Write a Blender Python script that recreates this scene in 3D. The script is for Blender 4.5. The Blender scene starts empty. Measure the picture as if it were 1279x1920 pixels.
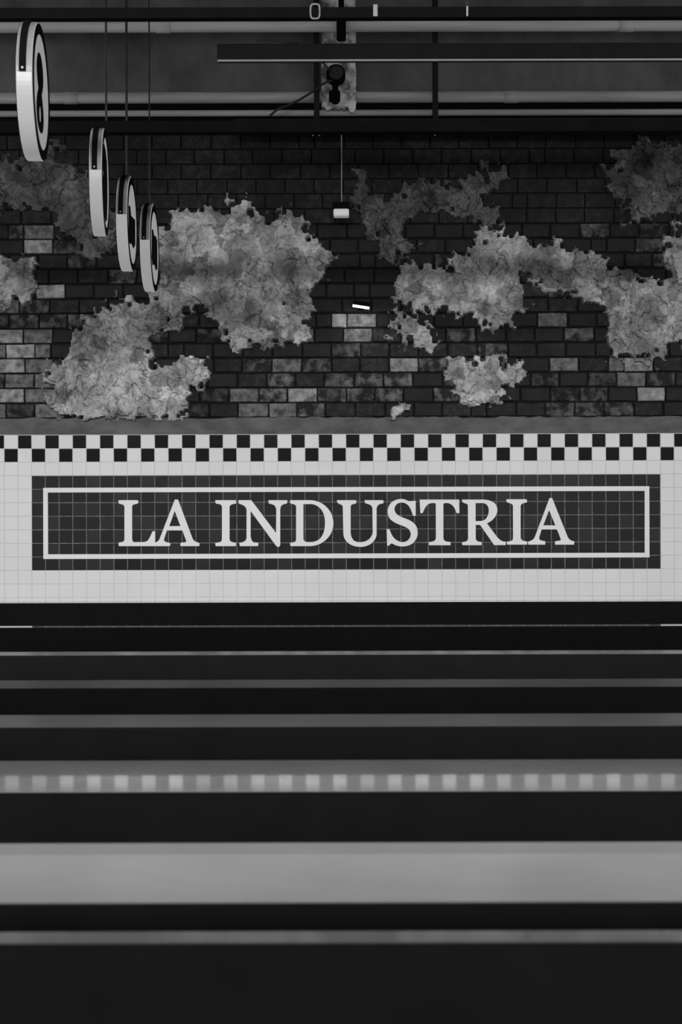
import bpy, bmesh, math, random
import numpy as np
from mathutils import Matrix, Vector
random.seed(7); rng = np.random.default_rng(7)
SC = bpy.context.scene; COL = SC.collection
# ------------------------------------------------------------------ camera, world, lights, exposure
F = 2662.0; VX, VY = 677.0, 1000.0; ROLL = 0.0027; EYE = 1.30; WALL = 10.4
cd = bpy.data.cameras.new('camera'); cam = bpy.data.objects.new('camera', cd); COL.objects.link(cam)
cd.sensor_fit = 'HORIZONTAL'; cd.sensor_width = 36; cd.lens = F / 1279 * 36
cd.shift_x = -(VX - 639.5) / 1279; cd.shift_y = (VY - 960) / 1279
cd.clip_start = 0.05; cd.clip_end = 100
cam.location = (0, 0, EYE); cam.rotation_euler = (math.pi / 2, ROLL, 0)
cd.dof.use_dof = True; cd.dof.focus_distance = 10.2; cd.dof.aperture_fstop = 9
SC.camera = cam
w = bpy.data.worlds.new('hall_light'); SC.world = w; w.use_nodes = True
w.node_tree.nodes['Background'].inputs[0].default_value = (1, 1, 1, 1)
w.node_tree.nodes['Background'].inputs[1].default_value = 0.58
SC.view_settings.view_transform = 'Standard'; SC.view_settings.look = 'None'
SC.view_settings.exposure = 0; SC.view_settings.gamma = 1; SC.view_settings.use_curve_mapping = False
def area(name, loc, sx, sy, power, rot=(0, 0, 0)):
    l = bpy.data.lights.new(name, 'AREA'); l.shape = 'RECTANGLE'; l.size = sx; l.size_y = sy; l.energy = power
    o = bpy.data.objects.new(name, l); o.location = loc; o.rotation_euler = rot; COL.objects.link(o); return o
for k, x in enumerate((-3.3, -1.1, 1.1, 3.3)):          # unseen area lights added to brighten the wall, aimed at the tiled dado
    o = area('added_wall_light', (x, 1.5, 4.0), 1.6, 0.3, (25, 18.5, 18, 20)[k], (math.radians(90 - 18), 0, 0)); o.data.spread = math.radians(48)
area('added_table_light', (0, 2.6, 3.3), 5.0, 0.3, 30).data.spread = math.radians(62)  # unseen light added to brighten the near tabletops

# ------------------------------------------------------------------ helpers
def unroll(x, y): return x - ROLL * (y - VY), y + ROLL * (x - VX)
def P(x, y, D, rolled=True):
    if rolled: x, y = unroll(x, y)
    return Vector(((x - VX) * D / F, D, EYE + (VY - y) * D / F))
def Zc(y, D): return EYE + (VY - y) * D / F          # height of an image row (middle of frame) at depth D
def link(name, me, parent=None, mat=None):
    o = bpy.data.objects.new(name, me); COL.objects.link(o)
    if mat is not None: me.materials.clear(); me.materials.append(mat)
    if parent is not None: o.parent = parent; o.matrix_parent_inverse = Matrix.Translation(-parent.location) if False else Matrix()
    return o
def obj(name, bm, mat, parent=None, smooth=False):
    me = bpy.data.meshes.new(name); bm.normal_update(); bm.to_mesh(me); bm.free()
    if smooth:
        for p in me.polygons: p.use_smooth = True
    return link(name, me, parent, mat)
def thing(name, label, cat, loc=(0, 0, 0), group=None):
    o = bpy.data.objects.new(name, None); COL.objects.link(o); o.location = loc; o.empty_display_size = 0.1
    tag(o, label, cat, group); return o
def tag(o, label, cat, group=None):
    o['label'] = label; o['category'] = cat
    if group: o['group'] = group
    return o
def box(bm, lo, hi, bev=0.0):
    lo, hi = Vector(lo), Vector(hi)
    r = bmesh.ops.create_cube(bm, size=1, matrix=Matrix.Translation((lo + hi) / 2) @ Matrix.Diagonal((*(hi - lo), 1)))
    if bev:
        es = list({e for v in r['verts'] for e in v.link_edges})
        bmesh.ops.bevel(bm, geom=es, offset=bev, segments=1, affect='EDGES', profile=0.5)
def boxm(lo, hi, bev=0.0):
    bm = bmesh.new(); box(bm, lo, hi, bev); return bm
def cyl(bm, a, b, r, n=12, r2=None):
    a, b = Vector(a), Vector(b); d = b - a
    q = d.to_track_quat('Z', 'Y').to_matrix().to_4x4()
    bmesh.ops.create_cone(bm, cap_ends=True, segments=n, radius1=r, radius2=r if r2 is None else r2, depth=d.length,
                          matrix=Matrix.Translation((a + b) / 2) @ q)
def cylm(a, b, r, n=12): bm = bmesh.new(); cyl(bm, a, b, r, n); return bm
def tube_path(pts, r, n=8):
    bm = bmesh.new(); pts = [Vector(p) for p in pts]; rings = []
    for i, p in enumerate(pts):
        t = (pts[min(i + 1, len(pts) - 1)] - pts[max(i - 1, 0)]).normalized()
        u = t.orthogonal().normalized() if i == 0 else (u - t * u.dot(t)).normalized()
        v = t.cross(u)
        rings.append([bm.verts.new(p + (u * math.cos(k * 2 * math.pi / n) + v * math.sin(k * 2 * math.pi / n)) * r) for k in range(n)])
    for A, B in zip(rings, rings[1:]):
        for k in range(n): bm.faces.new((A[k], A[(k + 1) % n], B[(k + 1) % n], B[k]))
    bm.faces.new(rings[0][::-1]); bm.faces.new(rings[-1]); return bm

def mat(name, lo, hi=None, rough=0.6, spec=0.5, scale=6.0, bump=0.0, bscale=60.0, stretch=(1, 1, 1), detail=6, ramp=(0.35, 0.65), emit=0.0, coat=0.0, soot=False):
    m = bpy.data.materials.new(name); m.use_nodes = True; nt = m.node_tree; b = nt.nodes['Principled BSDF']
    b.inputs['Roughness'].default_value = rough; b.inputs['Specular IOR Level'].default_value = spec
    b.inputs['Coat Weight'].default_value = coat; b.inputs['Coat Roughness'].default_value = 0.08
    tc = nt.nodes.new('ShaderNodeNewGeometry'); mp = nt.nodes.new('ShaderNodeMapping')
    mp.inputs['Scale'].default_value = stretch; nt.links.new(tc.outputs['Position'], mp.inputs['Vector'])
    hi = lo if hi is None else hi
    nz = nt.nodes.new('ShaderNodeTexNoise'); nz.inputs['Scale'].default_value = scale; nz.inputs['Detail'].default_value = detail
    nz.inputs['Roughness'].default_value = 0.62
    nt.links.new(mp.outputs[0], nz.inputs['Vector'])
    cr = nt.nodes.new('ShaderNodeValToRGB'); cr.color_ramp.elements[0].position, cr.color_ramp.elements[1].position = ramp
    cr.color_ramp.elements[0].color = (lo, lo, lo, 1); cr.color_ramp.elements[1].color = (hi, hi, hi, 1)
    nt.links.new(nz.outputs['Fac'], cr.inputs['Fac']); nt.links.new(cr.outputs['Color'], b.inputs['Base Color'])
    if soot:                                     # broad smoke stains over neighbouring bricks
        n3 = nt.nodes.new('ShaderNodeTexNoise'); n3.inputs['Scale'].default_value = 1.9; n3.inputs['Detail'].default_value = 4
        nt.links.new(tc.outputs['Position'], n3.inputs['Vector'])
        r3 = nt.nodes.new('ShaderNodeValToRGB'); r3.color_ramp.elements[0].position, r3.color_ramp.elements[1].position = .40, .60
        r3.color_ramp.elements[0].color = (.35, .35, .35, 1); r3.color_ramp.elements[1].color = (1, 1, 1, 1)
        nt.links.new(n3.outputs['Fac'], r3.inputs['Fac'])
        mm = nt.nodes.new('ShaderNodeMix'); mm.data_type = 'RGBA'; mm.blend_type = 'MULTIPLY'; mm.inputs[0].default_value = 1
        nt.links.new(cr.outputs['Color'], mm.inputs[6]); nt.links.new(r3.outputs['Color'], mm.inputs[7]); nt.links.new(mm.outputs[2], b.inputs['Base Color'])
    if bump:
        n2 = nt.nodes.new('ShaderNodeTexNoise'); n2.inputs['Scale'].default_value = bscale; n2.inputs['Detail'].default_value = 8
        nt.links.new(mp.outputs[0], n2.inputs['Vector'])
        bp = nt.nodes.new('ShaderNodeBump'); bp.inputs['Strength'].default_value = bump; bp.inputs['Distance'].default_value = 0.01
        nt.links.new(n2.outputs['Fac'], bp.inputs['Height']); nt.links.new(bp.outputs['Normal'], b.inputs['Normal'])
    if emit:
        b.inputs['Emission Color'].default_value = (1, 1, 1, 1); b.inputs['Emission Strength'].default_value = emit
    return m
M = {}
M['mortar'] = mat('mortar', .004, .010, .9, .2, 20, .5, 120)
M['brick'] = [mat('brick_sooty', .004, .011, .7, .3, 14, .5, 70),
              mat('brick_dark', .009, .055, .7, .3, 18, .6, 70, ramp=(.45, .85), soot=True),
              mat('brick_worn', .014, .22, .8, .3, 15, .7, 70, ramp=(.44, .74), soot=True),
              mat('brick_pale', .05, .20, .85, .3, 18, .8, 70, ramp=(.36, .66)),
              mat('brick_limewashed', .10, .36, .85, .3, 16, .8, 70, ramp=(.34, .62))]
def plaster_mat(name, k):
    m = bpy.data.materials.new(name); m.use_nodes = True; nt = m.node_tree; b = nt.nodes['Principled BSDF']; N = nt.nodes.new; Lk = nt.links.new
    b.inputs['Roughness'].default_value = .9; b.inputs['Specular IOR Level'].default_value = .2
    g = N('ShaderNodeNewGeometry'); n0 = N('ShaderNodeTexNoise'); n0.inputs['Scale'].default_value = 16; n0.inputs['Detail'].default_value = 5
    Lk(g.outputs['Position'], n0.inputs['Vector'])
    mx = N('ShaderNodeVectorMath'); mx.operation = 'MULTIPLY_ADD'; mx.inputs[1].default_value = (.12, .12, .12)
    Lk(n0.outputs['Color'], mx.inputs[0]); Lk(g.outputs['Position'], mx.inputs[2])
    val = None
    for sc, lo, hi in ((9, .52, 1.32), (22, .74, 1.2)):
        v = N('ShaderNodeTexVoronoi'); v.feature = 'SMOOTH_F1'; v.inputs['Scale'].default_value = sc; v.inputs['Smoothness'].default_value = .12
        Lk(mx.outputs[0], v.inputs['Vector'])
        mr = N('ShaderNodeMapRange'); mr.inputs['To Min'].default_value = lo; mr.inputs['To Max'].default_value = hi
        sp = N('ShaderNodeSeparateColor'); Lk(v.outputs['Color'], sp.inputs[0]); Lk(sp.outputs[0], mr.inputs['Value'])
        if val is None: val = mr.outputs[0]
        else:
            q = N('ShaderNodeMath'); q.operation = 'MULTIPLY'; Lk(val, q.inputs[0]); Lk(mr.outputs[0], q.inputs[1]); val = q.outputs[0]
    n1 = N('ShaderNodeTexNoise'); n1.inputs['Scale'].default_value = 3.2; n1.inputs['Detail'].default_value = 9; Lk(g.outputs['Position'], n1.inputs['Vector'])
    mr = N('ShaderNodeMapRange'); mr.inputs['From Min'].default_value = .3; mr.inputs['From Max'].default_value = .7
    mr.inputs['To Min'].default_value = .45 * k; mr.inputs['To Max'].default_value = 1.4 * k; Lk(n1.outputs['Fac'], mr.inputs['Value'])
    q = N('ShaderNodeMath'); q.operation = 'MULTIPLY'; Lk(val, q.inputs[0]); Lk(mr.outputs[0], q.inputs[1])
    Lk(q.outputs[0], b.inputs['Base Color'])
    n2 = N('ShaderNodeTexNoise'); n2.inputs['Scale'].default_value = 40; n2.inputs['Detail'].default_value = 8; Lk(g.outputs['Position'], n2.inputs['Vector'])
    bp = N('ShaderNodeBump'); bp.inputs['Strength'].default_value = .7; bp.inputs['Distance'].default_value = .012
    Lk(n2.outputs['Fac'], bp.inputs['Height']); Lk(bp.outputs['Normal'], b.inputs['Normal']); return m
M['plaster'] = plaster_mat('old_plaster', .42); M['plaster_soot_shade'] = plaster_mat('sooty_shaded_plaster', .125)  # second plaster darker: soot plus weak high-up light put into its colour
M['cement'] = mat('cement_ledge', .075, .135, .85, .2, 5, .3, 60, (1, 1, 2))
M['concrete'] = mat('raw_concrete', .085, .20, .85, .2, 2.6, .25, 40, (1, 1, .6), 9, ramp=(.32, .70))
M['peel'] = mat('peeling_paint', .16, .85, .8, .3, 9, .4, 30, ramp=(.40, .56))
M['pipe'] = mat('painted_pipe', .55, .80, .5, .4, 3, .08, 40, (.35, 1, 5))
M['pipe_dull'] = mat('dull_pipe', .34, .52, .55, .4, 3, .08, 40, (.35, 1, 5))
M['white_tile'] = mat('white_glaze', .66, .70, .13, .5, 3)
M['black_tile'] = mat('black_glaze', .005, .006, .14, .12, 3)
M['sign_tile'] = [mat('charcoal_glaze', .013, .016, .14, .25, 3), mat('charcoal_glaze_light', .018, .024, .14, .3, 3)]
M['grout'] = mat('tile_grout', .50, .56, .9, .2, 30)
M['grout_dim'] = mat('sign_grout', .11, .19, .9, .2, 30)
M['letter'] = mat('white_letter', .68, .72, .55, .4, 3)
M['black'] = mat('black_paint', .015, .019, .6, .2, 8)
M['lit_row_black'] = mat('lit_row_black_paint', .006, .007, .8, .05, 8)  # black paint copy darkened to offset stronger light on the two far rows
M['steel'] = mat('black_steel', .0055, .0075, .9, .03, 8)
M['steel2'] = mat('charcoal_steel', .014, .020, .7, .1, 8)
M['wire'] = mat('dark_wire', .02, .03, .5, .3, 8)
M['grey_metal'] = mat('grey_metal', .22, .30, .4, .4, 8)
M['lip'] = mat('light_lip', .45, .55, .4, .4, 8)
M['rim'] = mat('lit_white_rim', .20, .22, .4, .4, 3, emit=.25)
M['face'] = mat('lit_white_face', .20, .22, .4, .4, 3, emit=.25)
M['glyph'] = mat('black_print', .006, .007, .8, .03, 3)
M['lamp_glow'] = mat('lamp_glow', .8, .8, .4, .4, 3, emit=6.0)
M['lamp_glass'] = mat('opal_glass', .6, .65, .3, .5, 3, emit=.18)  # unlit shade; faint glow added to brighten it
M['floor'] = mat('dark_floor', .02, .03, .5, .3, 2)
M['top_dark'] = mat('glossy_dark_top', .05, .07, .06, .6, 5)
M['top_rail'] = mat('glossy_rail_top', .12, .14, .05, .7, 5)
M['top_soft'] = mat('satin_dark_top', .04, .06, .35, .1, 5, .0)
M['top_satin'] = mat('satin_grey_top', .11, .13, .30, .15, 5)
M['top_mid'] = mat('glossy_grey_top', .20, .24, .06, .4, 5, .0)
M['top_light'] = mat('glossy_pale_top', .25, .29, .22, .6, 2.5, .0)
M['strip'] = mat('reflected_dark_strip', .18, .20, .3, .4, 5)

# ------------------------------------------------------------------ setting
XL, XR = -4.2, 4.2
def struct(name, bm, m, parent=None):
    o = obj(name, bm, m, parent)
    if parent is None: o['kind'] = 'structure'
    return o
fl = struct('floor', boxm((-7, -1.5, -.1), (7, 10.75, 0)), M['floor'])
fl['label'] = 'dark floor under the rows of tables'; fl['category'] = 'floor'
ce = struct('ceiling', boxm((-7, -1.5, 6.0), (7, 10.75, 6.2)), M['concrete'])
ce['label'] = 'bare concrete ceiling slab of the hall'; ce['category'] = 'ceiling'
wall = struct('wall_back', boxm((XL, WALL, 0), (XR, WALL + .3, 6.0)), M['mortar'])
wall['label'] = 'old brick wall with broken plaster above a white tiled dado'; wall['category'] = 'wall'
S = WALL / F                                     # metres per pixel on the wall
def wx(x): return (x - VX) * S
def wz(y): return EYE + (VY - y) * S
tf = WALL - .012                                 # front face of tiles
# --- tile layout in (unrolled) wall pixels
TX0, TPX = 60.5, 25.6
TY0, TPY = 890.5, 25.36                          # top of the sign
def tile_mesh(name, m, wpx, hpx, depth=.010, gap=.0026):
    bm = bmesh.new(); W = wpx * S - gap; H = hpx * S - gap; c = .0022; d = depth
    def ring(hw, hh, y): return [bm.verts.new(v) for v in ((-hw, y, -hh), (hw, y, -hh), (hw, y, hh), (-hw, y, hh))]
    a = ring(W / 2, H / 2, 0); b = ring(W / 2, H / 2, -d + c); f = ring(W / 2 - c, H / 2 - c, -d)
    for p, q in ((a, b), (b, f)):
        for k in range(4): bm.faces.new((p[k], p[(k + 1) % 4], q[(k + 1) % 4], q[k]))
    bm.faces.new(f); me = bpy.data.meshes.new(name); bm.normal_update(); bm.to_mesh(me); bm.free()
    me.materials.append(m); return me
tm_w = tile_mesh('white_tile', M['white_tile'], TPX, TPY); tm_b = tile_mesh('black_tile', M['black_tile'], TPX, TPY)
tm_s = [tile_mesh('sign_tile', m, TPX, TPY, gap=.0042) for m in M['sign_tile']]
bed_y = WALL - .006; BED = WALL - .0136
struct('grout_bed', boxm((XL, BED, 0), (XR, WALL, wz(813))), M['grout'], wall)
def place(me, name, parent, px, py, sx=1, sz=1, y=None, tilt=.0035):
    o = bpy.data.objects.new(name, me); COL.objects.link(o); o.parent = parent
    o.location = (wx(px), bed_y + .001 if y is None else y, wz(py)); o.scale = (sx, 1, sz)
    o.rotation_euler = (random.gauss(0, tilt), 0, random.gauss(0, tilt)); return o
stuff_w, stuff_b = bmesh.new(), bmesh.new()
def stuff_tile(black, px, py, sz=1):
    W = TPX * S / 2 - .0018; H = TPY * S * sz / 2 - .0018
    box(stuff_b if black else stuff_w, (wx(px) - W, tf - .003, wz(py) - H), (wx(px) + W, bed_y + .001, wz(py) + H))
KL = math.ceil((wx(TX0) - XL) / (TPX * S)) - 1; KR = int((XR - wx(TX0)) / (TPX * S)) - 1
sign_cols = range(0, 46); sign_rows = range(0, 7)
for k in range(-KL, KR + 1):
    px = TX0 + (k + .5) * TPX; vis = -4 <= k <= 47
    for r in range(-3, 14):
        if k in sign_cols and r in sign_rows: continue
        py = TY0 + (r + .5) * TPY
        black = (r == -3 and k % 2 == 1) or (r == -2 and k % 2 == 0) or r >= 10
        if r == 9:
            pass
        if vis and -3 <= k <= 47 and r <= 9: place(tm_b if black else tm_w, 'black_tile' if black else 'white_tile', wall, px, py)
        else: stuff_tile(black, px, py)
for b, n, m in ((stuff_w, 'outer_white_tiling', M['white_tile']), (stuff_b, 'outer_black_tiling', M['black_tile'])):
    o = obj(n, b, m, wall); o['kind'] = 'stuff'
# --- cement ledge
bm = boxm((XL, WALL - .022, wz(813.2)), (XR, WALL, wz(783.5)))
bmesh.ops.subdivide_edges(bm, edges=[e for e in bm.edges if abs(e.verts[0].co.x - e.verts[1].co.x) > 1], cuts=150)
for v in bm.verts:
    if v.co.z > wz(790): v.co.z += random.uniform(-.008, .010)
    v.co.y += random.uniform(-.002, .002) if v.co.y < WALL - .01 else 0
o = struct('trim_1', bm, M['cement']); o['label'] = 'rough grey cement ledge between bricks and checkered tiles'; o['category'] = 'trim'

# ------------------------------------------------------------------ plaster patches (outline in wall pixels)
POLY = {
 'a': [(-60,305),(15,290),(45,300),(80,262),(118,262),(122,300),(150,320),(172,330),(210,390),(232,400),(238,450),(210,455),(208,478),(160,478),(145,452),(125,447),(112,425),(118,405),(110,393),(30,393),(-60,398)],
 'b': [(-60,482),(10,482),(60,483),(72,500),(66,520),(70,540),(62,560),(25,563),(24,575),(5,575),(0,562),(-60,560)],
 'c': [(288,415),(318,425),(335,395),(345,390),(372,394),(400,398),(425,402),(432,385),(425,375),(445,378),(460,372),(472,385),(475,400),(510,410),(535,398),(545,392),(548,410),(575,420),(578,450),(600,450),(606,470),(622,480),(625,500),(610,510),(598,535),(590,545),(597,575),(583,580),(572,592),(580,618),(570,640),(548,652),(520,648),(495,650),(470,652),(438,650),(425,640),(422,622),(405,620),(392,605),(390,590),(380,580),(345,587),(342,615),(310,618),(280,648),(285,672),(300,690),(330,676),(385,672),(390,705),(388,725),(365,730),(365,755),(352,780),(300,790),(130,788),(105,775),(112,768),(90,755),(95,735),(87,705),(88,680),(110,672),(125,655),(130,640),(128,622),(165,600),(180,595),(200,580),(205,565),(225,558),(240,562),(262,568),(290,562),(285,545),(298,540),(296,480),(286,465)],
 'd': [(668,325),(675,318),(690,340),(695,358),(720,372),(745,375),(770,362),(782,340),(812,338),(835,342),(858,350),(880,340),(900,336),(917,340),(915,312),(925,310),(928,335),(940,338),(950,312),(955,330),(945,345),(925,355),(912,375),(905,385),(915,392),(935,400),(935,425),(915,420),(900,427),(888,425),(880,410),(850,398),(820,395),(800,393),(785,396),(770,420),(762,440),(775,452),(765,475),(745,490),(735,495),(718,485),(712,465),(690,450),(685,440),(690,420),(678,390),(665,370),(664,350)],
 'e': [(738,562),(742,530),(750,510),(768,495),(790,500),(820,505),(850,508),(852,475),(880,478),(895,470),(885,452),(900,430),(930,425),(945,445),(968,440),(985,455),(1000,462),(1050,462),(1065,470),(1110,472),(1125,485),(1140,500),(1165,505),(1190,512),(1188,535),(1220,525),(1255,535),(1250,480),(1256,450),(1268,440),(1262,424),(1360,424),(1360,655),(1262,640),(1250,652),(1245,672),(1205,673),(1150,676),(1137,668),(1142,620),(1150,600),(1133,590),(1130,568),(1100,570),(1085,558),(1060,562),(1040,552),(1015,545),(990,530),(975,525),(975,545),(985,575),(980,588),(960,590),(960,612),(935,618),(915,612),(900,605),(902,595),(890,585),(850,590),(830,587),(800,585),(770,580),(745,575)],
 'f': [(745,592),(760,600),(795,602),(812,612),(815,640),(808,660),(795,645),(780,640),(755,642),(738,632),(745,615)],
 'g': [(845,680),(858,672),(875,672),(890,680),(895,672),(918,670),(935,672),(942,690),(965,680),(975,690),(985,705),(975,715),(955,720),(950,730),(945,745),(925,755),(905,758),(870,755),(862,735),(855,710),(845,700)],
 'h': [(1128,330),(1150,310),(1150,290),(1175,280),(1210,270),(1250,280),(1360,255),(1360,418),(1262,416),(1258,410),(1225,412),(1170,418),(1168,400),(1170,380),(1145,370),(1148,350),(1140,335)],
 'i': [(730,765),(738,758),(758,758),(752,770),(743,782),(731,777)],
}
PL_LABEL = {'a': None}
G = 2.0; gx0, gx1, gy0, gy1 = -60, 1360, 248, 790
nx, ny = int((gx1 - gx0) / G) + 1, int((gy1 - gy0) / G) + 1
GX, GY = np.meshgrid(gx0 + G * np.arange(nx), gy0 + G * np.arange(ny))
def vnoise(X, Y, cell, seed):
    r = np.random.default_rng(seed); x = X / cell + 100; y = Y / cell + 100
    T = r.random((512, 512)); xi, yi = np.floor(x).astype(int), np.floor(y).astype(int); u, v = x - xi, y - yi
    u = u * u * (3 - 2 * u); v = v * v * (3 - 2 * v); a = lambda i, j: T[(yi + j) % 512, (xi + i) % 512]
    return (a(0, 0) * (1 - u) + a(1, 0) * u) * (1 - v) + (a(0, 1) * (1 - u) + a(1, 1) * u) * v
def worley(X, Y, cw, ch, seed):
    r = np.random.default_rng(seed); JX, JY, H = r.random((256, 256)), r.random((256, 256)), r.random((256, 256))
    x, y = X / cw + 40, Y / ch + 40; xi, yi = np.floor(x).astype(int), np.floor(y).astype(int)
    d1 = np.full(X.shape, 9.); d2 = np.full(X.shape, 9.); h = np.zeros(X.shape)
    for j in (-1, 0, 1):
        for i in (-1, 0, 1):
            a, b = (yi + j) % 256, (xi + i) % 256
            d = np.hypot(xi + i + JX[a, b] - x, yi + j + JY[a, b] - y); n = d < d1
            d2 = np.where(n, d1, np.minimum(d2, d)); h = np.where(n, H[a, b], h); d1 = np.where(n, d, d1)
    return h, d2 - d1
def sdist(poly, X, Y):
    p = np.array(poly, float); q = np.roll(p, -1, 0); d = np.full(X.shape, 1e9); ins = np.zeros(X.shape, bool)
    for (ax, ay), (bx, by) in zip(p, q):
        ex, ey = bx - ax, by - ay; t = np.clip(((X - ax) * ex + (Y - ay) * ey) / (ex * ex + ey * ey + 1e-9), 0, 1)
        d = np.minimum(d, np.hypot(X - ax - t * ex, Y - ay - t * ey))
        if ay != by: ins ^= ((ay > Y) != (by > Y)) & (X < (bx - ax) * (Y - ay) / (by - ay) + ax)
    return np.where(ins, d, -d)
wobX = GX + 16 * (vnoise(GX, GY, 22, 1) - .5) + 9 * (vnoise(GX, GY, 8, 2) - .5)
wobY = GY + 16 * (vnoise(GX, GY, 22, 3) - .5) + 9 * (vnoise(GX, GY, 8, 4) - .5)
H1, E1 = worley(wobX, wobY, 20, 26, 5); H2, E2 = worley(wobX + 3, wobY, 9, 11, 6)
rel = .030 * H1 + .015 * H2 + .012 * vnoise(GX, GY, 40, 7) + .006 * vnoise(GX, GY, 6, 8)
rel -= .018 * np.exp(-E1 * 16) * (vnoise(GX, GY, 30, 12) > .5) + .010 * np.exp(-E2 * 12) * (vnoise(GX, GY, 25, 14) > .62)
edge_n = 22 * (vnoise(GX, GY, 11, 9) - .5) + 20 * (vnoise(GX, GY, 5, 10) - .5)
holes = (vnoise(GX, GY, 13, 11) * .6 + vnoise(GX, GY, 6, 13) * .4)
cover = np.full(GX.shape, -1e9)
for key, poly in POLY.items():
    sd0 = sdist(poly, wobX, wobY); sd = sd0 + edge_n + (9 if key in 'fgi' else 6)
    sd = np.where((holes < .075) & (sd0 < 60), -1.0, sd)
    cover = np.maximum(cover, sd0); inside = sd > 0
    cell = inside[:-1, :-1] & inside[1:, :-1] & inside[:-1, 1:] & inside[1:, 1:]
    used = np.zeros(GX.shape, bool)
    for a in (slice(None, -1), slice(1, None)):
        for b in (slice(None, -1), slice(1, None)): used[a, b] |= cell
    idx = np.full(GX.shape, -1); idx[used] = np.arange(used.sum())
    full = np.zeros(GX.shape, bool)
    full[1:-1, 1:-1] = cell[:-1, :-1] & cell[1:, :-1] & cell[:-1, 1:] & cell[1:, 1:]
    hgt = np.where(full, .020 + rel * np.clip(sd / 6, .35, 1.0), 0.0)
    vx = (GX - VX) * S; vz = EYE + (VY - GY) * S
    V = np.stack([vx[used], WALL - hgt[used], vz[used]], 1)
    jj, ii = np.nonzero(cell)
    Q = np.stack([idx[jj, ii], idx[jj + 1, ii], idx[jj + 1, ii + 1], idx[jj, ii + 1]], 1)
    me = bpy.data.meshes.new('plaster_patch'); me.from_pydata(V.tolist(), [], Q.tolist())
    me.materials.append(M['plaster_soot_shade' if key in 'adh' else 'plaster']); me.update()
    o = link('plaster_patch', me, wall)
def cover_at(x, y):
    i = int(round((x - gx0) / G)); j = int(round((y - gy0) / G))
    return cover[min(max(j, 0), ny - 1), min(max(i, 0), nx - 1)] if gx0 <= x <= gx1 else -99
# ------------------------------------------------------------------ bricks
BP, BC, B0 = 54.8, 27.9, 782.6
def brick_mesh(m, seed):
    r = random.Random(seed); bm = bmesh.new(); W, Hh, d, c = BP * S / 2, BC * S / 2, .016, .006
    W -= .0055; Hh -= .0055
    def ring(hw, hh, y, j): return [bm.verts.new((x + r.uniform(-j, j), y + r.uniform(-j, j) * .6, z + r.uniform(-j, j))) for x, z in
        ((-hw, -hh), (0, -hh), (hw, -hh), (hw, 0), (hw, hh), (0, hh), (-hw, hh), (-hw, 0))]
    a = ring(W, Hh, 0, 0); b = ring(W, Hh, -d + c, .002); f = ring(W - c, Hh - c, -d, .0022)
    for p, q in ((a, b), (b, f)):
        for k in range(8): bm.faces.new((p[k], p[(k + 1) % 8], q[(k + 1) % 8], q[k]))
    ctr = bm.verts.new((r.uniform(-.02, .02), -d - r.uniform(0, .002), 0))
    for k in range(8): bm.faces.new((f[k], f[(k + 1) % 8], ctr))
    me = bpy.data.meshes.new('brick'); bm.normal_update(); bm.to_mesh(me); bm.free(); me.materials.append(m); return me
BM = [[brick_mesh(m, i * 10 + v) for v in range(4)] for i, m in enumerate(M['brick'])]
BRIGHT = [(68,465,4),(95,549,4),(14,632,4),(58,632,3),(30,660,4),(14,690,4),(58,690,3),(25,716,3),(70,716,3),(13,743,4),(40,770,2),(90,770,3),(447,742,3),(560,742,4),(505,742,2),(650,602,4),(700,600,3),(668,628,3),(345,352,3),(575,630,3),(783,686,4),(1240,742,4),(1195,714,3),(1080,686,3),(1207,686,4),(1063,601,3),(1060,628,2),(543,770,3),(590,770,2),(475,770,3),(402,742,2),(560,687,3),(700,712,2),(755,712,2),(90,438,3),(30,605,2),(80,577,2),(150,492,2),(130,605,2),(1130,714,2),(1120,742,2),(1100,770,2),(1030,770,2),(1140,686,3),(1250,714,2),(650,655,2),(900,658,2),(1095,365,1),(1230,450,2),(1060,380,1),(1110,435,2),(1235,435,2),(1045,285,1),(860,742,2),(920,742,2),(640,712,2),(520,712,2),(480,687,2)]  # pale bricks; those below the wall lamp carry its glow in their colour
cells = []
for k in range(20):
    yc = B0 - BC * (k + .5)
    if yc < 245: break
    x = -40 - (BP / 2 if k % 2 else 0) + random.uniform(-5, 5); edges = [x]
    while x < 1330:
        x += BP * (0.52 if random.random() < .07 else random.uniform(.96, 1.04)); edges.append(x)
    for a, b in zip(edges, edges[1:]): cells.append((a, b, yc))
lvl = {}
for bx_, by_, L in BRIGHT:
    i = min(range(len(cells)), key=lambda i: abs((cells[i][0] + cells[i][1]) / 2 - bx_) + 2 * abs(cells[i][2] - by_)); lvl[i] = max(L, lvl.get(i, 0))
shown = []
for i, (a, b, yc) in enumerate(cells):
    c = min(cover_at(x, y) for x in (a + 4, (a + b) / 2, b - 4) for y in (yc - 10, yc + 10))
    if c < 12: shown.append(i)
shown.sort(key=lambda i: -cells[i][2])
rest = bmesh.new()
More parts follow.
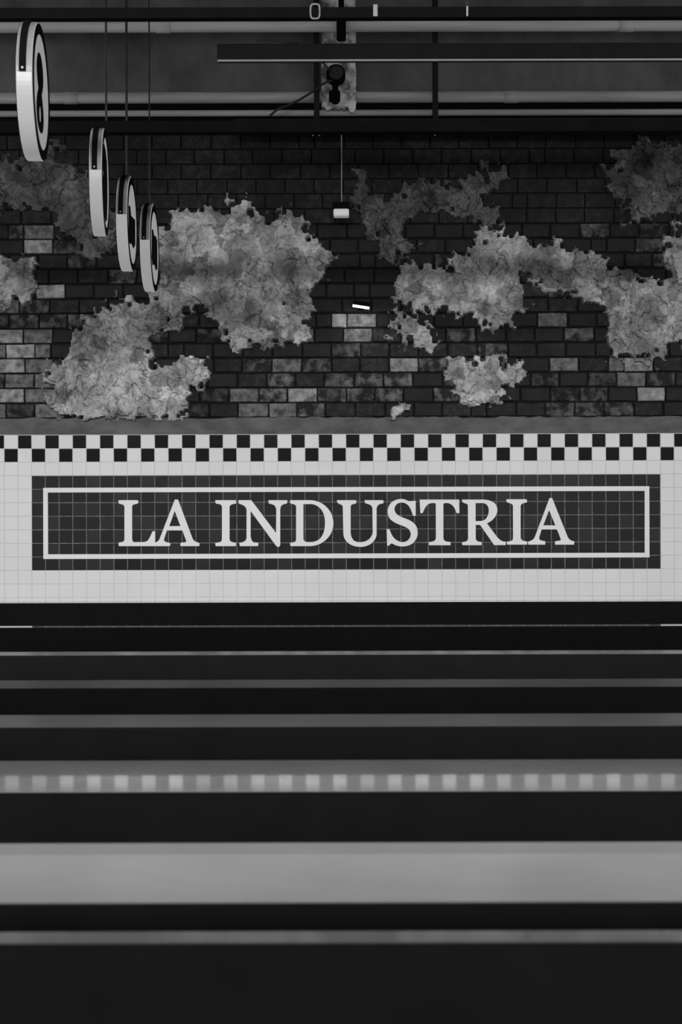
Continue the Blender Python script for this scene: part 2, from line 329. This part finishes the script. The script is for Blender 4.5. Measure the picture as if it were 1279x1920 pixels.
for n, i in enumerate(shown):
    a, b, yc = cells[i]; xc = (a + b) / 2
    if i in lvl: L = lvl[i]
    elif xc < 110 and yc > 570: L = random.choice([2, 3, 3])
    else:
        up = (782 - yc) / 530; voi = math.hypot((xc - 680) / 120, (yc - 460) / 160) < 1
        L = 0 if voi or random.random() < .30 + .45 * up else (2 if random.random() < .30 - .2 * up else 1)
    if n < 296 and b > -6 and a < 1285:
        o = bpy.data.objects.new('brick', BM[L][i % 4]); COL.objects.link(o); o.parent = wall
        o.location = (wx(xc), WALL + .002 + random.uniform(-.003, .003), wz(yc)); o.scale = ((b - a) / BP, 1, 1)
        o.rotation_euler = (0, random.gauss(0, .008), random.gauss(0, .02))
        if L == 4: o['label'] = 'brick with pale limewash'  # limewash, except the brick painted brighter under the wall lamp
    else:
        box(rest, (wx(a) + .0055, WALL - .014, wz(yc) - BC * S / 2 + .0055), (wx(b) - .0055, WALL + .002, wz(yc) + BC * S / 2 - .0055))
for side in (-1, 1):
    for k in range(20):
        yc = B0 - BC * (k + .5); x = (-50 if side < 0 else 1335) + (BP / 2 if k % 2 else 0) * side
        while XL + .25 < wx(x) < XR - .25:
            x2 = x + side * BP; a, b = min(x, x2), max(x, x2)
            box(rest, (wx(a) + .0055, WALL - .014, wz(yc) - BC * S / 2 + .0055), (wx(b) - .0055, WALL + .002, wz(yc) + BC * S / 2 - .0055)); x = x2
o = obj('outer_brickwork', rest, M['brick'][1], wall); o['kind'] = 'stuff'
print('bricks shown', len(shown))

# ------------------------------------------------------------------ tiled sign
sign = thing('tiled_wall_sign', 'long charcoal tiled wall sign reading LA INDUSTRIA in white serif capitals', 'sign', (wx(649), WALL - .006, wz(980)))
sl = sign.location
def sbox(x0, y0, x1, y1, d0, d1, bev=0): return boxm((wx(x0) - sl.x, WALL - d1 - sl.y, wz(y1) - sl.z), (wx(x1) - sl.x, WALL - d0 - sl.y, wz(y0) - sl.z), bev)
SX1 = TX0 + 46 * TPX; SY1 = TY0 + 7 * TPY
obj('grout_bed', sbox(TX0 + .3, TY0 + .3, SX1 - .3, SY1 - .3, .0137, .0149), M['grout_dim'], sign)
for k in sign_cols:
    for r in sign_rows:
        border = k in (0, 45) or r in (0, 6)
        o = place(tm_s[1 if random.random() < .3 else 0], 'border_tile' if border else 'field_tile', sign, 0, 0, tilt=.006)
        o.location = (wx(TX0 + (k + .5) * TPX) - sl.x, WALL - .0062 - sl.y, wz(TY0 + (r + .5) * TPY) - sl.z)
LD = .0162
def shape(paths, name, depth=.012, bev=.0016):
    cu = bpy.data.curves.new(name, 'CURVE'); cu.dimensions = '2D'; cu.fill_mode = 'BOTH'; cu.extrude = depth / 2; cu.bevel_depth = bev; cu.bevel_resolution = 1
    for pts in paths:
        sp = cu.splines.new('POLY'); sp.points.add(len(pts) - 1); sp.use_cyclic_u = True
        for p, (x, z) in zip(sp.points, pts): p.co = (x, z, 0, 1)
    o = bpy.data.objects.new(name, cu); COL.objects.link(o); dg = bpy.context.evaluated_depsgraph_get(); dg.update()
    me = bpy.data.meshes.new_from_object(o.evaluated_get(dg)); bpy.data.objects.remove(o); bpy.data.curves.remove(cu)
    me.transform(Matrix(((1, 0, 0, 0), (0, 0, -1, 0), (0, 1, 0, 0), (0, 0, 0, 1)))); me.name = name; return me
def parse(s):
    out = []; t = s.replace(',', ' ').split(); i = 0; mode = 'L'
    while i < len(t):
        if t[i] in 'LQM': mode = t[i]; i += 1; continue
        if mode in 'LM': out.append((float(t[i]), float(t[i + 1]))); i += 2
        else:
            cx, cy, x, y = map(float, t[i:i + 4]); i += 4; x0, y0 = out[-1]
            for k in range(1, 7):
                u = k / 6; out.append(((1-u)**2*x0+2*u*(1-u)*cx+u*u*x, (1-u)**2*y0+2*u*(1-u)*cy+u*u*y))
    return out
GLYPHS = [
 (210, ['M 98,130 L 345,130 Q 357,132 357,152 355,172 335,176 Q 290,182 280,195 274,205 274,225 L 274,640 Q 276,690 312,688 L 430,686 Q 470,684 490,660 515,625 548,545 L 580,542 580,737 105,737 Q 97,735 98,712 97,690 112,690 165,688 172,665 176,650 176,630 L 176,225 Q 174,195 155,186 130,178 112,176 98,172 98,155']),
 (210, ['M 845,122 L 885,122 1075,630 Q 1090,668 1120,682 1150,692 1170,700 L 1168,737 925,737 Q 916,720 920,702 930,694 960,692 1002,690 997,668 L 945,528 738,528 700,640 Q 695,670 715,682 740,692 778,698 788,710 775,737 L 581.5,737 581.5,694 Q 625,680 640,650', 'M 842,265 L 765,475 922,475']),
 (390, ['M 105,130 L 372,130 Q 380,150 376,172 330,178 310,190 292,200 290,225 L 290,640 Q 292,675 320,684 345,692 376,696 380,715 374,737 L 112,737 Q 102,720 105,696 160,692 178,680 193,670 193,645 L 193,220 Q 192,195 175,186 150,176 115,172 103,165 105,130']),
 (390, ['M 413,130 L 580,130 913,572 915,260 Q 912,210 880,190 850,178 815,170 L 810,130 1056,130 Q 1064,160 1050,172 1000,180 985,195 966,212 964,260 L 964,725 Q 955,748 938,748 922,745 908,728 L 570,265 570,600 Q 575,660 605,688 L 672,696 Q 676,720 668,737 L 434,737 Q 422,720 425,696 480,690 505,665 520,650 520,600 L 520,260 Q 518,225 490,205 465,185 420,174 411,160 413,130']),
 (530, ['M 103,130 L 370,130 Q 480,132 570,205 676,300 676,440 672,560 590,640 500,735 370,737 L 112,737 Q 102,720 105,696 150,692 168,682 184,672 184,645 L 184,215 Q 182,195 160,184 140,178 112,172 102,160 103,130', 'M 277,178 L 390,178 Q 470,190 520,255 568,320 568,430 568,560 510,630 460,684 380,686 L 320,686 Q 280,680 277,635']),
 (530, ['M 727,130 L 978,130 Q 984,155 975,172 930,178 915,190 905,200 905,230 L 905,560 Q 912,640 955,670 985,688 1035,688 1105,686 1150,650 1200,600 1202,550 L 1198,240 Q 1192,200 1165,188 1140,178 1100,165 L 1096,130 1340,130 1342,168 Q 1290,176 1275,190 1252,210 1250,240 L 1250,580 Q 1248,640 1190,695 1130,745 1040,748 940,745 880,700 815,650 812,570 L 804,215 Q 802,195 780,186 740,172 730,155']),
 (640, ['M 988,138 L 988,335 955,335 Q 930,240 895,200 850,155 800,158 745,162 720,200 700,230 710,270 720,310 765,335 800,355 850,372 930,400 975,445 1015,490 1015,570 1012,640 950,700 890,742 810,742 750,740 700,715 680,700 665,702 645,715 630,733 L 612,730 606,515 640,515 Q 660,580 690,620 740,680 815,688 870,686 900,650 930,610 925,570 918,520 870,492 830,472 770,450 690,420 650,375 615,330 620,260 630,190 680,150 740,112 810,114 850,118 885,138 910,146 930,142']),
 (770, ['M 122,122 L 642,122 645,298 608,298 Q 595,240 560,200 530,170 490,165 440,160 432,180 L 432,630 Q 434,665 470,678 500,684 528,686 L 528,725 245,725 242,688 Q 300,682 320,665 337,650 337,620 L 335,180 Q 330,160 290,165 240,165 215,195 180,235 158,298 L 130,298']),
 (770, ['M 683,122 L 970,122 Q 1060,125 1115,170 1150,205 1150,265 1145,330 1090,385 1050,420 1010,435 L 1140,610 Q 1185,668 1230,678 L 1262,682 1262,722 1110,724 928,462 Q 920,455 900,455 L 862,455 862,630 Q 865,665 890,676 915,684 942,686 L 940,724 690,724 Q 682,705 685,688 735,682 750,670 765,655 765,630 L 762,200 Q 760,180 735,172 705,165 690,152', 'M 860,165 L 965,165 Q 1040,180 1040,270 1035,350 985,390 950,408 910,408 L 860,408']),
 (930, ['M 135,118 L 403,118 408,155 Q 350,165 335,180 322,195 322,215 L 322,620 Q 325,655 350,666 380,676 410,680 L 408,717 148,717 142,682 Q 200,675 215,662 226,650 226,620 L 224,205 Q 222,185 195,172 160,162 140,152']),
 (930, ['M 710,102 L 742,102 945,610 Q 960,645 990,662 1015,672 1035,678 L 1033,717 785,717 782,680 Q 800,672 830,670 868,665 860,645 L 808,515 602,515 570,620 Q 563,650 585,660 610,670 650,676 L 648,717 428,717 422,682 Q 480,665 497,645 505,635 512,625', 'M 702,255 L 622,465 790,465']),
]
KZ = 1279 / 180
for n, (ox, paths) in enumerate(GLYPHS):
    pp = []
    for s in paths:
        q = []
        for x, y in parse(s):
            X, Y = unroll(ox + x / KZ, 920 + y / KZ); q.append(((X - VX) * S, EYE + (VY - Y) * S))
        pp.append(q)
    cx = sum(p[0] for p in pp[0]) / len(pp[0]); cz = sum(p[1] for p in pp[0]) / len(pp[0])
    me = shape([[(x - cx, z - cz) for x, z in q] for q in pp], 'letter', .010, .0014)
    o = link('letter', me, sign, M['letter']); o.location = (cx - sl.x, WALL - LD - .005 - sl.y, cz - sl.z)
fx0, fy0 = unroll(82.6, 915.2); fx1, fy1 = unroll(1216.5, 1042.5)
fy0 = 913.6; fy1 = 1046.2; t = 8.2
me = shape([[(wx(x) - sl.x, wz(y) - sl.z) for x, y in ((fx0, fy0), (fx1, fy0), (fx1, fy1), (fx0, fy1))],
            [(wx(x) - sl.x, wz(y) - sl.z) for x, y in ((fx0 + t, fy0 + t), (fx1 - t, fy0 + t), (fx1 - t, fy1 - t), (fx0 + t, fy1 - t))]], 'border_line', .008, .0014)
o = link('border_line', me, sign, M['letter']); o.location = (0, WALL - LD - .004 - sl.y, 0)

# ------------------------------------------------------------------ concrete above, pipes, beams
o = struct('trim_2', boxm((XL, WALL - .03, wz(205)), (XR, WALL, 6.0)), M['concrete'])
o['label'] = 'bare concrete band of wall above the bricks'; o['category'] = 'wall band'
o = struct('trim_3', boxm((XL, WALL - .05, wz(250)), (XR, WALL, wz(193))), M['steel'])
o['label'] = 'black steel channel along the top of the brick wall'; o['category'] = 'beam'
# peeling pilaster
bm = bmesh.new(); x0, x1 = P(603, 100, 10.26).x, P(667, 100, 10.26).x; zt, zb = 6.0, Zc(206, 10.26); NX, NZ = 12, 60
vs = [[bm.verts.new((x0 + (x1 - x0) * i / NX + (random.uniform(-.004, .004) if i in (0, NX) else 0),
                     10.26 + random.uniform(-.004, .004), zb + (zt - zb) * j / NZ + (random.uniform(-.02, .03) if j == 0 else 0))) for i in range(NX + 1)] for j in range(NZ + 1)]
for j in range(NZ):
    for i in range(NX): bm.faces.new((vs[j][i], vs[j][i + 1], vs[j + 1][i + 1], vs[j + 1][i]))
r = bmesh.ops.extrude_face_region(bm, geom=bm.faces[:])
for v in r['geom']:
    if isinstance(v, bmesh.types.BMVert): v.co.y = 10.375
bmesh.ops.recalc_face_normals(bm, faces=bm.faces[:])
o = struct('trim_4', bm, M['peel']); o['label'] = 'narrow pilaster with pale peeling paint rising behind the pipes'; o['category'] = 'pilaster'

def pipe(y0, y1, D, label, mats, xs=(-4.1, 4.1), brackets=(), coup=()):
    r = (y1 - y0) / 2 * D / F; z = Zc((y0 + y1) / 2, D)
    t = thing('ceiling_pipe', label, 'pipe', (0, D, z), 'pipes under the ceiling')
    for a, b in zip(xs[::2], xs[1::2]): obj('pipe_run', cylm((a, 0, 0), (b, 0, 0), r, 20), mats, t, True)
    for x in coup: obj('coupling', cylm((x - .05, 0, 0), (x + .05, 0, 0), r * 1.10, 20), mats, t, True)
    return t
pipe(33.5, 59.5, 10.12, 'thick pale painted pipe running across the wall top, highest of the three', M['pipe'], coup=(-1.4, 1.9))
pipe(172, 193, 10.325, 'middle pale pipe along the wall below the bare concrete band', M['pipe_dull'], coup=(-2.1, 1.1))
pipe(206, 217.5, 10.325, 'thin lowest pipe just above the black steel channel', M['pipe_dull'])

def tube(name, y0, y1, D, label, cat, x0=-4.1, x1=4.1, lip=False, dep=None, hang=()):
    h = (y1 - y0) * D / F; z = Zc((y0 + y1) / 2, D); t = thing(name, label, cat, ((x0 + x1) / 2, D, z)); L = (x1 - x0) / 2; dep = dep or h
    obj('housing' if lip else 'tube', boxm((-L, 0, -h / 2), (L, dep, h / 2), .003), M['steel2' if lip else 'steel'], t)
    if lip: obj('lower_lip', boxm((-L + .002, .001, -h / 2 - .010), (L - .002, .016, -h / 2 - .001), .001), M['lip'], t)
    for x in hang: obj('hanger_rod', cylm((x - (x0 + x1) / 2, dep / 2, h / 2), (x - (x0 + x1) / 2, dep / 2, 6.0 - z), .006, 8), M['wire'], t)
    return t
DS = [5.90, 7.47, 8.46, 9.15]; SZ = EYE + 1.838; SR = .275
t1 = tube('steel_tube', 12.5, 33, 5.86, 'long black steel tube across the top from which the nearest round sign hangs', 'beam', hang=(P(876, 0, 5.86).x, -2.2))
obj('bracket', boxm((P(700, 20, 5.86).x, -.004, -.018), (P(708, 20, 5.86).x, 0, .03)), M['grey_metal'], t1)
obj('rod_nut', cylm((P(876, 20, 5.86).x, -.006, -.02), (P(876, 20, 5.86).x, -.006, .02), .0035, 8), M['lip'], t1)
pts = []
for k in range(33):
    a = 2 * math.pi * k / 32; pts.append((P(591, 22, 5.86).x + .019 * math.copysign(abs(math.cos(a)) ** .5, math.cos(a)), -.010, .030 * math.copysign(abs(math.sin(a)) ** .6, math.sin(a))))
obj('shackle', tube_path(pts, .0035, 8), M['grey_metal'], t1, True)
tube('steel_tube', 225, 247, 7.53, 'long black steel tube just over the top of the brick wall', 'beam', hang=(P(195, 100, 7.5).x, 2.6))
xa = P(407, 97, 8.0).x
lamp = tube('linear_light', 81, 110.5, 8.0, 'long black linear light housing with a pale lower lip, ending left of the pilaster', 'light', x0=xa, x1=3.6, lip=True, dep=.07, hang=(2.8,))
lc = lamp.location
def lp(x, y, D): return P(x, y, D) - lc
obj('feed_cable', tube_path([lp(480, 80, 8.03), lp(484, 76, 8.03), lp(505, 75, 8.03), lp(530, 78, 8.03), lp(560, 80.5, 8.03)], .004), M['wire'], lamp, True)
# cable tray on two posts
DT = 10.12; hz_ = Zc(234.5, DT); tx0 = P(440, 235, DT).x
tray = thing('cable_tray', 'black cable tray hung on two posts above the bricks', 'cable tray', ((tx0 + 3.6) / 2, DT, hz_)); tl = tray.location
hh = 12.5 * DT / F
obj('tray', boxm((tx0 - tl.x, 0, -hh), (3.6 - tl.x, .09, hh), .003), M['steel2'], tray)
obj('tray_lip', boxm((tx0 - tl.x, -.001, -hh - .0035), (3.6 - tl.x, .006, -hh + .001)), M['grey_metal'], tray)
for px in (594, 816):
    x = P(px, 160, 10.24).x - tl.x; hw = .020
    obj('hanger_post', boxm((x - hw, .095, -hh), (x + hw, .125, 6.0 - hz_), .002), M['steel2'], tray)
for px in (587, 599, 816):
    x = P(px, 252, DT).x - tl.x
    obj('bolt', cylm((x, .012, -hh - .026), (x, .012, -hh), .0045, 8), M['lip'], tray)
# clamp and junction box on the pilaster
c = P(640, 48, 10.05); cl = thing('pipe_clamp', 'dark metal clamp holding the thick pipe to the pilaster', 'clamp', c)
obj('saddle', boxm((-.033, -.022, -.11), (.033, .012, .10), .008), M['steel'], cl)
obj('bolt', cylm((0, -.045, .05), (0, -.02, .05), .028, 12), M['grey_metal'], cl)
obj('bolt', cylm((0, -.04, -.06), (0, -.02, -.06), .02, 10), M['steel'], cl)
obj('arm', boxm((-.02, .0, .09), (.02, .05, .34), .003), M['steel'], cl)
c = P(630, 142, 10.23); jb = thing('junction_box', 'round dark junction box fixed on the peeling pilaster', 'junction box', c)
obj('box_body', cylm((0, -.05, 0), (0, .03, 0), .068, 20), M['steel'], jb)
obj('box_lid', cylm((.004, -.062, .004), (.004, -.05, .004), .05, 20), M['wire'], jb)
obj('conduit', cylm((-.005, 0, -.05), (-.005, 0, -.20), .022, 10), M['steel'], jb)
obj('conduit_box', boxm((-.05, -.03, -.19), (.03, .02, -.11), .01), M['steel'], jb)
tag(obj('slack_cable', tube_path([P(x, y, 10.13) for x, y in ((622, 150), (605, 158), (585, 173), (560, 188), (540, 198), (522, 204), (512, 212), (506, 217))], .0085), M['wire'], None, True),
    'black slack cable running down left from the junction box', 'cable')
tag(obj('slack_cable', tube_path([P(x, y, 10.16) for x, y in ((601, 112), (608, 120), (615, 128), (624, 136))], .006), M['wire'], None, True),
    'short black cable entering the junction box from above', 'cable')
# ------------------------------------------------------------------ pendant and wall lamp
c = P(640, 400, 10.16); pl = thing('pendant_lamp', 'small pendant lamp with a white box shade on a thin rod before the bricks', 'lamp', (c.x, c.y, c.z)); k = 10.16 / F
obj('rod', cylm((.003, 0, 20 * k), (.003, 0, hz_ - hh - c.z - .0005), .0045, 8), M['grey_metal'], pl)
obj('cap', boxm((-16 * k, -.035, 7 * k), (16 * k, .035, 20 * k), .006), M['steel'], pl)
obj('shade', boxm((-14.5 * k, -.04, -7 * k), (14.5 * k, .04, 6.8 * k), .008), M['lamp_glass'], pl)
c = P(677, 575.5, 10.22); wl = thing('wall_lamp', 'small glowing wall lamp tube low on the sooty bricks', 'lamp', c); k = 10.22 / F
bm = bmesh.new(); cyl(bm, (-15.5 * k, 0, 2.4 * k), (15.5 * k, 0, -2.4 * k), .0085, 12); obj('tube', bm, M['lamp_glow'], wl, True)
bm = boxm((-16 * k, -.02, 2.6 * k), (16 * k, .14, 10 * k), .004); bm.transform(Matrix.Rotation(.15, 4, 'Y')); obj('cover', bm, M['steel'], wl)
obj('bracket', boxm((-.02, .02, -.0), (.02, .18, .03), .003), M['steel'], wl)
l = bpy.data.lights.new('wall_lamp_light', 'AREA'); l.shape = 'RECTANGLE'; l.size = .11; l.size_y = .02; l.energy = .55
lo = bpy.data.objects.new('wall_lamp_light', l); lo.location = c + Vector((0, .0, -.02)); lo.rotation_euler = (math.radians(25), 0, 0); COL.objects.link(lo)

# ------------------------------------------------------------------ round hanging signs
TH = .064
def disc_strip(r0, r1, x, n=72, both=True):
    bm = bmesh.new()
    a = [bm.verts.new((x, r0 * math.cos(2 * math.pi * k / n), r0 * math.sin(2 * math.pi * k / n))) for k in range(n)] if r0 > 0 else None
    b = [bm.verts.new((x, r1 * math.cos(2 * math.pi * k / n), r1 * math.sin(2 * math.pi * k / n))) for k in range(n)]
    if a is None: bm.faces.new(b)
    else:
        for k in range(n): bm.faces.new((a[k], b[k], b[(k + 1) % n], a[(k + 1) % n]))
    r = bmesh.ops.extrude_face_region(bm, geom=bm.faces[:])
    for v in r['geom']:
        if isinstance(v, bmesh.types.BMVert): v.co.x += .002 if x > 0 else -.002
    bmesh.ops.recalc_face_normals(bm, faces=bm.faces[:]); return bm
def rim_bm():
    prof = [(-TH / 2 + .004, SR - .016), (-TH / 2, SR - .012), (-TH / 2, SR - .002), (-TH / 2 + .003, SR), (TH / 2 - .003, SR), (TH / 2, SR - .002), (TH / 2, SR - .012), (TH / 2 - .004, SR - .016)]
    bm = bmesh.new(); n = 96; R = [[bm.verts.new((x, r * math.cos(2 * math.pi * k / n), r * math.sin(2 * math.pi * k / n))) for x, r in prof] for k in range(n)]
    for k in range(n):
        for j in range(len(prof)): bm.faces.new((R[k][j], R[(k + 1) % n][j], R[(k + 1) % n][(j + 1) % len(prof)], R[k][(j + 1) % len(prof)]))
    bmesh.ops.recalc_face_normals(bm, faces=bm.faces[:]); return bm
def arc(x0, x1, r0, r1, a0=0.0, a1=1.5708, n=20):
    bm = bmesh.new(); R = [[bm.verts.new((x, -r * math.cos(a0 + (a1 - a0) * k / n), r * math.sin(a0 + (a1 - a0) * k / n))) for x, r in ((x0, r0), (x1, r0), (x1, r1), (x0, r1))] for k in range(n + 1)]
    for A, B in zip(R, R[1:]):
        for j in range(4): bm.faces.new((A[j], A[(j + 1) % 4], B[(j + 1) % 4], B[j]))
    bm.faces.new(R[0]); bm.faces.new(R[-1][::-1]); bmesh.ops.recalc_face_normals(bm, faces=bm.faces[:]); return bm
def figure(kind):
    if kind == 0:
        out = parse('M 0,60 Q 30,60 42,36 Q 46,20 20,2 Q 48,-18 46,-34 Q 38,-60 0,-60 Q -38,-60 -46,-34 Q -48,-18 -20,2 Q -46,20 -42,36 Q -30,60 0,60')
        hole = parse('M 0,-20 Q 12,-22 12,-34 Q 10,-46 0,-46 Q -10,-46 -12,-34 Q -12,-22 0,-20')
        return [out[:-1], hole[:-1]]
    if kind == 1: return [parse('M -62,62 L -20,72 L 30,70 L 66,56 L 78,20 L 80,-20 L 62,-60 L 20,-72 L -20,-60 L -30,-40 L -62,-52 L -48,-30 L -58,-10 L -44,10 L -64,30')]
    if kind == 2: return [parse('M -62,30 L -30,34 L -10,18 L 40,22 L 84,26 L 86,-30 L 40,-46 L 0,-42 L -40,-50 L -64,-40')]
    return [parse('M -50,36 L -20,42 L 0,32 L 50,38 L 84,34 L 84,-36 L 50,-44 L 10,-36 L -36,-46 L -58,-30')]
lab = ['nearest and largest round white hanging sign with a black figure eight shape', 'second round white hanging sign from the left, its face mostly black', 'third round white hanging sign from the left with a black middle band', 'farthest and smallest round hanging sign, rightmost of the four']
XC = [77, 198, 248, 290]; YAW = [5.4, 6.2, 3.0, 2.2]; YC = [174, 343, 421, 466]; STOP = [35, 250, 330, 385]; SBOT = [163, 344, 416, 466]
for n in range(4):
    D = DS[n]; c = P(XC[n], YC[n], D); yaw = math.radians(YAW[n])
    t = thing('round_hanging_sign', lab[n], 'sign', (c.x - TH / 2, D, c.z), 'round number signs hanging in a row'); t.rotation_euler = (0, 0, yaw)
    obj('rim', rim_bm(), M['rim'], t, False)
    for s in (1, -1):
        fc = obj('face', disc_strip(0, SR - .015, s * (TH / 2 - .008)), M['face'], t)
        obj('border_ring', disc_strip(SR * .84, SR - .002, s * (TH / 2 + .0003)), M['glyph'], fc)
        g = figure(n); me = shape([[(x / 100 * SR * .86, z / 100 * SR * .98) for x, z in q] for q in g], 'printed_figure', .002, 0)
        me.transform(Matrix.Rotation(math.pi / 2 * s, 4, 'Z')); me.transform(Matrix.Translation((s * (TH / 2 - .0045), 0, 0)))
        link('printed_figure', me, fc, M['glyph'])
    obj('strap_shade_band', arc(-.029, .028, SR - .001, SR + .003), M['grey_metal'], t)  # grey band standing in for the strap's soft shadow on the rim
    obj('hanger_strap', arc(-.019, .008, SR + .003, SR + .010), M['steel'], t)
    obj('strap_screw', cylm((-.005, -SR - .013, .012), (-.005, -SR - .008, .012), .005, 8), M['grey_metal'], t)
    obj('hanger_bolt', cylm((.018, .0, SR - .004), (.018, 0, SR + .012), .009, 10), M['grey_metal'], t)
    rt = 6.0 - c.z if n in (2, 3) else (Zc(33.4 if n == 0 else 247.4, [5.86, 7.53][n]) - c.z - .001)
    obj('hanger_rod', cylm((0, .0, min(SR + .010, rt - .004)), (0, .0, rt), .0075 if n == 2 else .005, 8), M['wire'], t)

# ------------------------------------------------------------------ rows of long tables
def row(n, name, cat, label, h, yn, yf, topm, apron, strip=None, legs=True, D=None, Df=None, full=False):
    D = D or F * h / (yn - VY); Df = Df or F * h / (yf - VY); z = EYE - h; dep = Df - D; bk = M['lit_row_black'] if n < 2 else M['black']
    t = thing(name, label, cat, (0, D, 0), 'long table rows before the tiled wall'); L = 3.0
    d1 = dep
    if strip:
        Ds = F * h / (strip - VY); d1 = Ds - D
        obj('reflection_strip', boxm((-L, d1, z - .0016), (L, dep, z)), M['strip'], t)  # dark reflection along the far edge, built as a strip of darker colour
    obj('tabletop', boxm((-L, 0, z - .0016), (L, d1, z)), topm, t)
    obj('edge_board', boxm((-L, .0006, z - .045), (L, dep - .0006, z - .0016)), bk, t)
    zb = 0.0 if full else z - apron
    obj('front_panel', boxm((-L, .0006, zb), (L, min(.022, dep * .4), z - .045)), bk, t)
    if dep > .08: obj('back_panel', boxm((-L, dep - .02, z - apron), (L, dep - .003, z - .045)), bk, t)
    if not full:
        for x in (-2.9, -1.0, 1.0, 2.9): obj('leg', boxm((x - .03, dep * .25, 0), (x + .03, dep * .75, z - .045)), bk, t)
    return t
row(0, 'wall_counter', 'counter', 'long black counter standing directly against the white tiled wall', .4894, 0, 0, M['top_mid'], .25, D=10.1, Df=WALL - .014, full=True)
row(1, 'long_table', 'table', 'long narrow black table, first row out from the wall counter', .45, 1175, 1172, M['top_dark'], .25)
row(2, 'long_table', 'table', 'long narrow black table, second row out from the wall counter', .52, 1227, 1220.5, M['top_light'], .25)
row(3, 'long_table', 'table', 'long black table with glossy top, third row out from the wall counter', .54, 1289, 1274, M['top_soft'], .25)
row(4, 'long_table', 'table', 'long black table with glossy grey top, fourth row out from the wall counter', .50, 1362, 1339, M['top_satin'], .25)
row(5, 'long_table', 'table', 'long glossy table whose top reflects the checkered tiles, fifth row from the wall', .563, 1484, 1425, M['top_mid'], .25)
row(6, 'long_table', 'table', 'long table with the widest pale top, sixth row from the wall counter', .53, 1691.5, 1580, M['top_light'], .25, strip=1601)
row(7, 'low_partition', 'partition', 'black partition with a thin glossy top rail along the bottom foreground', .55, 1767, 1746, M['top_rail'], .7, full=True)
